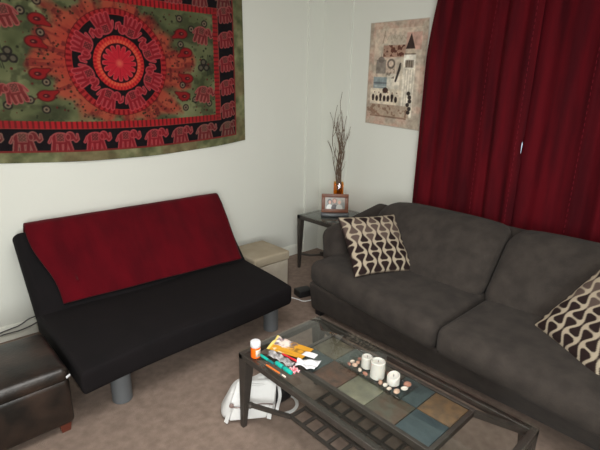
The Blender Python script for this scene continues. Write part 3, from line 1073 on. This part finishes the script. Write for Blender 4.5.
for ax_, ay, bx_, by in ((CX0 + .02, CY1 - .02, LX[0], LY1), (CX1 - .02, CY1 - .02, LX[-1], LY1), (CX0 + .02, CY0 + .02, LX[0], LY0), (CX1 - .02, CY0 + .02, LX[-1], LY0)):
    t = MB().tube([(ax_, ay, .145), (ax_ * .5 + bx_ * .5, ay * .5 + by * .5, .139), (bx_, by, LZ)], .01, rect=(.02, .018))
    s = t.build('stretcher', M['metal'], ct)
    kx, ky = ax_ * .88 + bx_ * .12, ay * .88 + by * .12
    MB().lathe((kx, ky, .125), [(.004, 0), (.016, .006), (.02, .016), (.016, .027), (.004, .033)], 12).build('knob', M['metal'], s)

# ------------------------------------------------------------------ candle tray, candles, shells
TC = np.array([1.540, 1.082, CH]); ta = math.atan2(-(1.241 - .915), 1.487 - 1.494)
tr = thing('glass_tray', 'rectangular clear glass dish of candles and shells on the coffee table', 'tray', tuple(TC))
tdir = rotz(-1.5)
def tp(p):
    return tdir @ np.array(p) + TC
tm = MB()
tl, tww, th = .36, .15, .034
tm.box((0, 0, .007), (tww - .02, tl - .02, .008), .002, 1, fn=lambda p, n: tp(p), k=1)
for sx in (-1, 1):
    tm.box((sx * (tww / 2 - .008), 0, .022), (.006, tl, .030), .002, 1, fn=lambda p, n, s=sx: tp((p[0] + s * .5 * (p[2] - .007), p[1], p[2])), k=1)
    tm.box((0, sx * (tl / 2 - .008), .022), (tww - .016, .006, .030), .002, 1, fn=lambda p, n, s=sx: tp((p[0], p[1] + s * .5 * (p[2] - .007), p[2])), k=1)
tm.build('dish', M['glass_clear'], tr)
tmf = MB()
for sx in (-1, 1):
    for sy in (-1, 1):
        pass
cz0 = CH + .0115
def candle(x, y, r, h, label, slant=0.0):
    p = tp((x, y, 0))
    o = thing('candle', label, 'candle', (p[0], p[1], cz0), 'white candles in the glass tray')
    mb = MB().lathe((p[0], p[1], cz0), [(r - .003, 0), (r, .003), (r, h - .004), (r - .004, h), (r * .82, h), (r * .72, h - .006), (r * .2, h - .008)], 28)
    if slant:
        mb.v = [(a, b, c + (slant * (a - p[0]) if c > cz0 + h * .5 else 0)) for a, b, c in mb.v]
    mb.build('wax', M['wax'], o)
    MB().tube([(p[0], p[1], cz0 + h - .012), (p[0] + .001, p[1], cz0 + h + .004)], .0012, 6).build('wick', M['ink'], o)
candle(-.012, -.004, .034, .085, 'tallest white pillar candle in the middle of the glass tray')
candle(.010, .078, .027, .060, 'slimmer white candle at the far left of the middle one')
candle(.004, -.084, .029, .044, 'short white candle with a slanted top at the right of the middle one', .35)
sh_cols = [S(176, 148, 128), S(146, 102, 84), S(186, 172, 156), S(130, 92, 78), S(192, 184, 172), S(158, 124, 104)]
sh_m = [material('shell_%d' % i, c, .5) for i, c in enumerate(sh_cols)]
placed = []
cand = [(-.012, -.004, .039), (.010, .078, .031), (.004, -.084, .034)]
tries = 0
while len(placed) < 26 and tries < 6000:
    tries += 1
    r = random.uniform(.012, .021)
    x, y = random.uniform(-.05, .05), random.uniform(-.155, .155)
    if abs(x) + r > .060 or abs(y) + r > .165: continue
    if any(math.hypot(x - a, y - b) < r * 1.0 + c for a, b, c in cand): continue
    if any(math.hypot(x - a, y - b) < (r + c) * .92 for a, b, c in placed): continue
    placed.append((x, y, r))
for i, (x, y, r) in enumerate(placed):
    p = tp((x, y, 0))
    rz = rotz(random.uniform(0, 180))
    sy, sz = random.uniform(.6, .9), random.uniform(.5, .8)
    mb = MB()
    nl = 7
    prof = [(math.sin(math.pi * k / nl) * (1 - .25 * k / nl) + .02, -math.cos(math.pi * k / nl)) for k in range(nl + 1)]
    mb.lathe((0, 0, 0), prof, 14)
    v = np.array(mb.v)
    ang = np.arctan2(v[:, 1], v[:, 0])
    v[:, :2] *= (1 + .08 * np.cos(ang * 7))[:, None]
    v = np.stack([v[:, 2], v[:, 1] * sy, v[:, 0] * sz], 1) * r
    v = v @ rz.T
    v[:, 2] += cz0 - v[:, 2].min()
    mb.v = [tuple(q + np.array([p[0], p[1], 0])) for q in v]
    o = mb.build('shell', sh_m[i % 6])
    tag(o, 'small tan or cream shell lying around the candles in the glass tray', 'shell', 'shells in the glass tray')

# ------------------------------------------------------------------ things on the coffee table's near left corner
pb = thing('pill_bottle', 'orange pill bottle with white cap at the table corner', 'pill bottle', (1.215, 1.597, CH))
MB().lathe((1.215, 1.597, CH), [(.021, 0), (.024, .003), (.024, .057), (.021, .062)], 28).build('bottle', M['pill'], pb)
lb = MB()
def lab(u, v):
    a = math.radians(235 + 110 * u)
    return (1.215 + .0245 * math.cos(a), 1.597 + .0245 * math.sin(a), CH + .010 + .038 * v)
lb.grid(20, 1, lab)
lab_o = lb.build('label', M['label'], pb, solid=.0006)
ik = MB()
for v, a0, a1 in ((.82, .25, .7), (.66, .2, .85), (.5, .2, .6), (.36, .25, .8), (.2, .2, .5)):
    for q in range(6):
        u0 = a0 + (a1 - a0) * q / 6; u1 = u0 + (a1 - a0) / 8
        P, Q = np.array(lab(u0, v)), np.array(lab(u1, v))
        c = np.array([1.215, 1.597, 0])
        for w_ in (P, Q):
            w_[:2] = c[:2] + (w_[:2] - c[:2]) * 1.02
        ik.tube([P, Q], .0011, 4)
ik.build('print', M['ink'], lab_o)
MB().lathe((1.215, 1.597, CH + .060), [(.025, 0), (.0265, .002), (.0265, .022), (.024, .027), (.021, .028)], 32).build('cap', M['white_plastic'], pb)

# yellow leaflet with a crinkled end
def leaflet():
    P = [np.array(q) for q in ((1.300, 1.615), (1.405, 1.655), (1.475, 1.445), (1.372, 1.425))]
    nu, nv = 60, 40
    U, V = np.meshgrid(np.linspace(0, 1, nu + 1), np.linspace(0, 1, nv + 1))
    col = np.zeros(U.shape + (3,)); col[:] = (206, 146, 36)
    def put(mask, c, a=1.0):
        k = (np.clip(mask, 0, 1) * a)[..., None]
        col[:] = col * (1 - k) + np.array(c, float) * k
    n = fbm(U * 8, V * 6, 4); n2 = fbm(U * 16, V * 12, 14)
    put((.58 - U + (n - .5) * .5) * 6 * (V > .42), (190, 176, 190), .8)
    put((n2 - .5) * 7 * (U < .62) * (V > .38), (84, 74, 96), .8)
    put((n - .55) * 8 * (U < .5), (236, 226, 214), .8)
    put((.08 - U) / .02, (236, 214, 120), .9)
    put(np.minimum(.16 - np.abs(U - .80), .16 - np.abs(V - .5)) / .02 * (np.hypot((U - .8) / .12, (V - .5) / .2) > .6), (120, 84, 24), .75)
    put((.03 - np.abs(V - .14)) / .02 * (U > .25) * (U < .7), (160, 112, 20), .6)
    mb = MB()
    def fn(u, v):
        p = P[0] * (1 - u) * v * 0
        p = (P[3 - 0] if False else (P[0] * (1 - v) + P[1] * v) * (1 - u) + (P[3] * (1 - v) + P[2] * v) * u)
        z = CH + .003 + .016 * (1 - u) ** 2 * v * abs(math.sin(u * 14 + v * 4)) + .004 * u * v + .006 * (1 - u) * v
        return (p[0], p[1], z)
    mb.grid(nu, nv, fn)
    o = mb.build('leaflet', M['vcol_gloss'], colors={'Col': srgb_arr(col).reshape(-1, 3)}, solid=.0016, angle=180)
    tag(o, 'yellow leaflet with a crinkled grey end lying beside the pill bottle', 'leaflet')
leaflet()

def sheet(name, P, label, cat, mat, zf, n=24, thick=.0014):
    P = [np.array(q, float) for q in P]
    mb = MB()
    mb.grid(n, n, lambda u, v: (*((P[0] * (1 - v) + P[1] * v) * (1 - u) + (P[3] * (1 - v) + P[2] * v) * u), CH + .0015 + zf(u, v)))
    o = mb.build(name, mat, solid=thick, angle=180)
    return tag(o, label, cat)
sheet('tissue', ((1.300, 1.400), (1.352, 1.428), (1.430, 1.345), (1.345, 1.310)), 'crumpled white tissue lying beside the dark slate tiles', 'tissue', M['paper'],
      lambda u, v: .004 + .02 * abs(math.sin(u * 5 + v * 2)) * abs(math.sin(v * 5 + 1)) * (1 - u * .4))
sheet('receipt', ((1.362, 1.418), (1.397, 1.424), (1.422, 1.362), (1.385, 1.352)), 'small folded white receipt between the yellow leaflet and the tissue', 'receipt', M['paper'],
      lambda u, v: .034 + .004 * math.sin(u * 3) * v, 12)
sheet('wrapper', ((1.262, 1.560), (1.300, 1.585), (1.318, 1.415), (1.272, 1.405)), 'crinkled clear plastic wrapper beside the teal pens', 'wrapper', material('cellophane', S(196, 192, 192), .25, col2=S(110, 106, 106), scale=40),
      lambda u, v: .004 + .012 * abs(math.sin(u * 11 + v * 3)) * abs(math.sin(v * 4 + u * 2)), 28)
sheet('sweet_wrapper', ((1.258, 1.398), (1.292, 1.392), (1.287, 1.345), (1.252, 1.352)), 'small red and white twisted sweet wrapper at the end of the teal marker', 'wrapper', material('red_white_foil', S(214, 44, 66), .3, col2=S(240, 200, 206), scale=70, lo=.45, hi=.55),
      lambda u, v: .005 + .012 * abs(math.sin(u * 6 + v * 5)), 16)

def stick(name, a, b, segs, label, cat):
    """segs: list of (part, radius0, radius1, t0, t1, material)"""
    a, b = Vector(a), Vector(b)
    o = thing(name, label, cat, tuple(a))
    for pn, r0, r1, t0, t1, m in segs:
        p, q = a.lerp(b, t0), a.lerp(b, t1)
        MB().tube([p, p.lerp(q, .06), p.lerp(q, .94), q], [r0 * .8, r0, r1, r1 * .8], 10).build(pn, m, o)
    return o
stick('pen', (1.235, 1.585, CH + .0075), (1.236, 1.482, CH + .0075), [('barrel', .007, .007, .0, .62, M['teal']), ('cap', .0072, .0065, .6, 1, M['teal_dark'])], 'slim teal pen pointing at the pill bottle', 'pen')
stick('marker', (1.246, 1.475, CH + .012), (1.246, 1.362, CH + .012), [('barrel', .011, .0115, 0, .45, M['teal']), ('grip', .0095, .0095, .44, .56, M['teal_dark']), ('cap', .0118, .011, .55, 1, M['teal'])], 'fat teal marker lying beside the orange pencil', 'marker')
stick('pencil', (1.206, 1.500, CH + .005), (1.212, 1.365, CH + .005), [('shaft', .0045, .0045, 0, .74, M['pencil']), ('ferrule', .0047, .0047, .73, .84, M['silver']), ('eraser', .0044, .0042, .83, 1, M['label'])], 'short orange pencil along the front edge of the glass', 'pencil')
stick('pen', (1.325, 1.520, CH + .0065), (1.338, 1.412, CH + .0065), [('barrel', .005, .005, 0, .6, M['red_plastic']), ('cap', .006, .006, .58, 1, M['red_plastic'])], 'red pen between the yellow leaflet and the plastic wrapper', 'pen')

# ------------------------------------------------------------------ handbag and pouch under the table
BA = -33.6
bc = np.array([1.265, 1.755, 0.0])
Rb = rotz(BA)
bag = thing('handbag', 'white leather handbag slumped on the carpet behind the near table leg', 'handbag', tuple(bc))
def bp(p):
    x, y, z = p
    y += .22 * z                          # leans back
    x += .30 * z                          # and slumps to the right
    z -= .10 * max(0, z) * (x + .15)
    return Rb @ np.array([x, y, z]) + bc
def bag_fn(p, n):
    x, y, z = p
    t = (n[2] + 1) / 2
    x *= 1 - .24 * t ** 1.4
    y *= 1 - .50 * t ** 1.5
    z += .016 * math.sin(x * 24) * t - .02 * t * n[0] * n[0]
    y += .009 * math.sin(x * 34 + z * 26)
    return bp((x, y, z))
MB().box((0, 0, .105), (.30, .14, .205), .045, (9, 4, 7), bag_fn, 3, bulge=(.006, .012, 0)).build('body', M['white_leather'], bag)
def flap_fn(p, n):
    x, y, z = p
    t = (z - .10) / .13
    return bp((x * (1 - .12 * t), y * 1 - .078 + .042 * max(0, t) ** 1.5, z))
fl_ = MB().box((0, 0, .155), (.245, .016, .115), .007, (10, 1, 6), flap_fn, 2)
flo = fl_.build('flap', M['white_leather'], bag)
zp = MB()
zp.tube([flap_fn((x, -.010, .098 + .006 * math.sin(x * 30)), None) for x in np.linspace(-.115, .115, 14)], .0032, 6)
zp.build('piping', M['bag_trim'], flo)
pk = MB().box((0, 0, .058), (.20, .014, .075), .006, (8, 1, 4), lambda p, n: bp((p[0], p[1] - .078, p[2])), 2)
pk.build('pocket', M['white_leather'], bag)
for sx in (-1, 1):
    st = MB().tube([bp((sx * .118 * (1 - .2 * z / .22), -.082 + .05 * (z / .22) ** 1.5, z)) for z in (.012, .06, .11, .16, .205)], .01, rect=(.024, .007))
    st.build('side_strap', M['white_leather'], bag)
hd = MB().tube([bp((-.10, -.012, .195)), bp((-.07, -.05, .20)), bp((0, -.06, .195)), bp((.07, -.05, .19)), bp((.10, -.012, .192))], .008, 8)
hd.build('handle', M['white_leather'], bag)
MB().lathe(tuple(bp((-.115, -.098, .115))), [(.008, 0), (.013, .002), (.013, .006), (.007, .008)], 14, tuple(Rb @ np.array([0, -1, .2]))).build('buckle', M['bag_trim'], bag, label='brown metal buckle')
sp = [bp((.13, .02, .17)), bp((.165, -.01, .09)), bp((.165, -.05, .02)), (1.445, 1.585, .013), (1.51, 1.60, .013), (1.545, 1.665, .013), (1.515, 1.73, .02)]
def smooth_path(P, n=40):
    P = [Vector(p) for p in P]
    out = []
    m = len(P) - 1
    for i in range(n + 1):
        t = i / n * m; k = min(int(t), m - 1); f = t - k
        p0, p1, p2, p3 = P[max(k - 1, 0)], P[k], P[k + 1], P[min(k + 2, m)]
        out.append(.5 * ((2 * p1) + (p2 - p0) * f + (2 * p0 - 5 * p1 + 4 * p2 - p3) * f * f + (3 * p1 - p0 - 3 * p2 + p3) * f ** 3))
    return out
MB().tube(smooth_path(sp), .01, rect=(.018, .006)).build('shoulder_strap', M['white_leather'], bag)

po = thing('pouch', 'round black leather pouch beside the white handbag', 'pouch', (1.49, 1.70, 0))
MB().box((1.49, 1.715, .04), (.13, .09, .08), .035, (4, 3, 2), k=3, bulge=(0, 0, .004)).build('body', M['black_leather'], po)
MB().tube(smooth_path([(1.44, 1.70, .075), (1.46, 1.70, .10), (1.51, 1.705, .10), (1.53, 1.71, .075)], 16), .004, 6).build('handle', M['black_leather'], po)

# ------------------------------------------------------------------ adapter and cords
ad = thing('power_adapter', 'black power adapter on the carpet by the sofa corner', 'power adapter', (2.57, 2.63, 0))
MB().box((2.56, 2.66, .031), (.14, .11, .06), .01, (2, 2, 1), k=2, rot=rotz(-12)).build('body', M['black_plastic'], ad)
MB().tube(smooth_path([(2.61, 2.62, .03), (2.59, 2.56, .008), (2.54, 2.535, .005), (2.47, 2.56, .005), (2.455, 2.62, .005), (2.42, 2.70, .005), (2.30, 2.74, .005), (2.16, 2.80, .005)]), .0045, 8).build('cable', M['cord_white'], ad, label='white cable running towards the futon')
for pts, lab_ in (([(.12, 3.46, .02), (.30, 3.462, .055), (.42, 3.462, .083), (.53, 3.462, .098), (.60, 3.462, .128), (.68, 3.462, .130), (.80, 3.462, .10), (.90, 3.455, .006)], 'upper thin dark cord looping along the baseboard behind the futon'),
                  ([(.14, 3.452, .005), (.31, 3.452, .045), (.42, 3.452, .066), (.52, 3.452, .064), (.60, 3.452, .075), (.68, 3.452, .095), (.80, 3.45, .06), (.92, 3.44, .005)], 'lower thin dark cord sagging along the baseboard behind the futon')):
    o = MB().tube(smooth_path(pts, 50), .0045, 8).build('electric_cable', M['cord_black'])
    tag(o, lab_, 'cord', 'cords by the left baseboard')
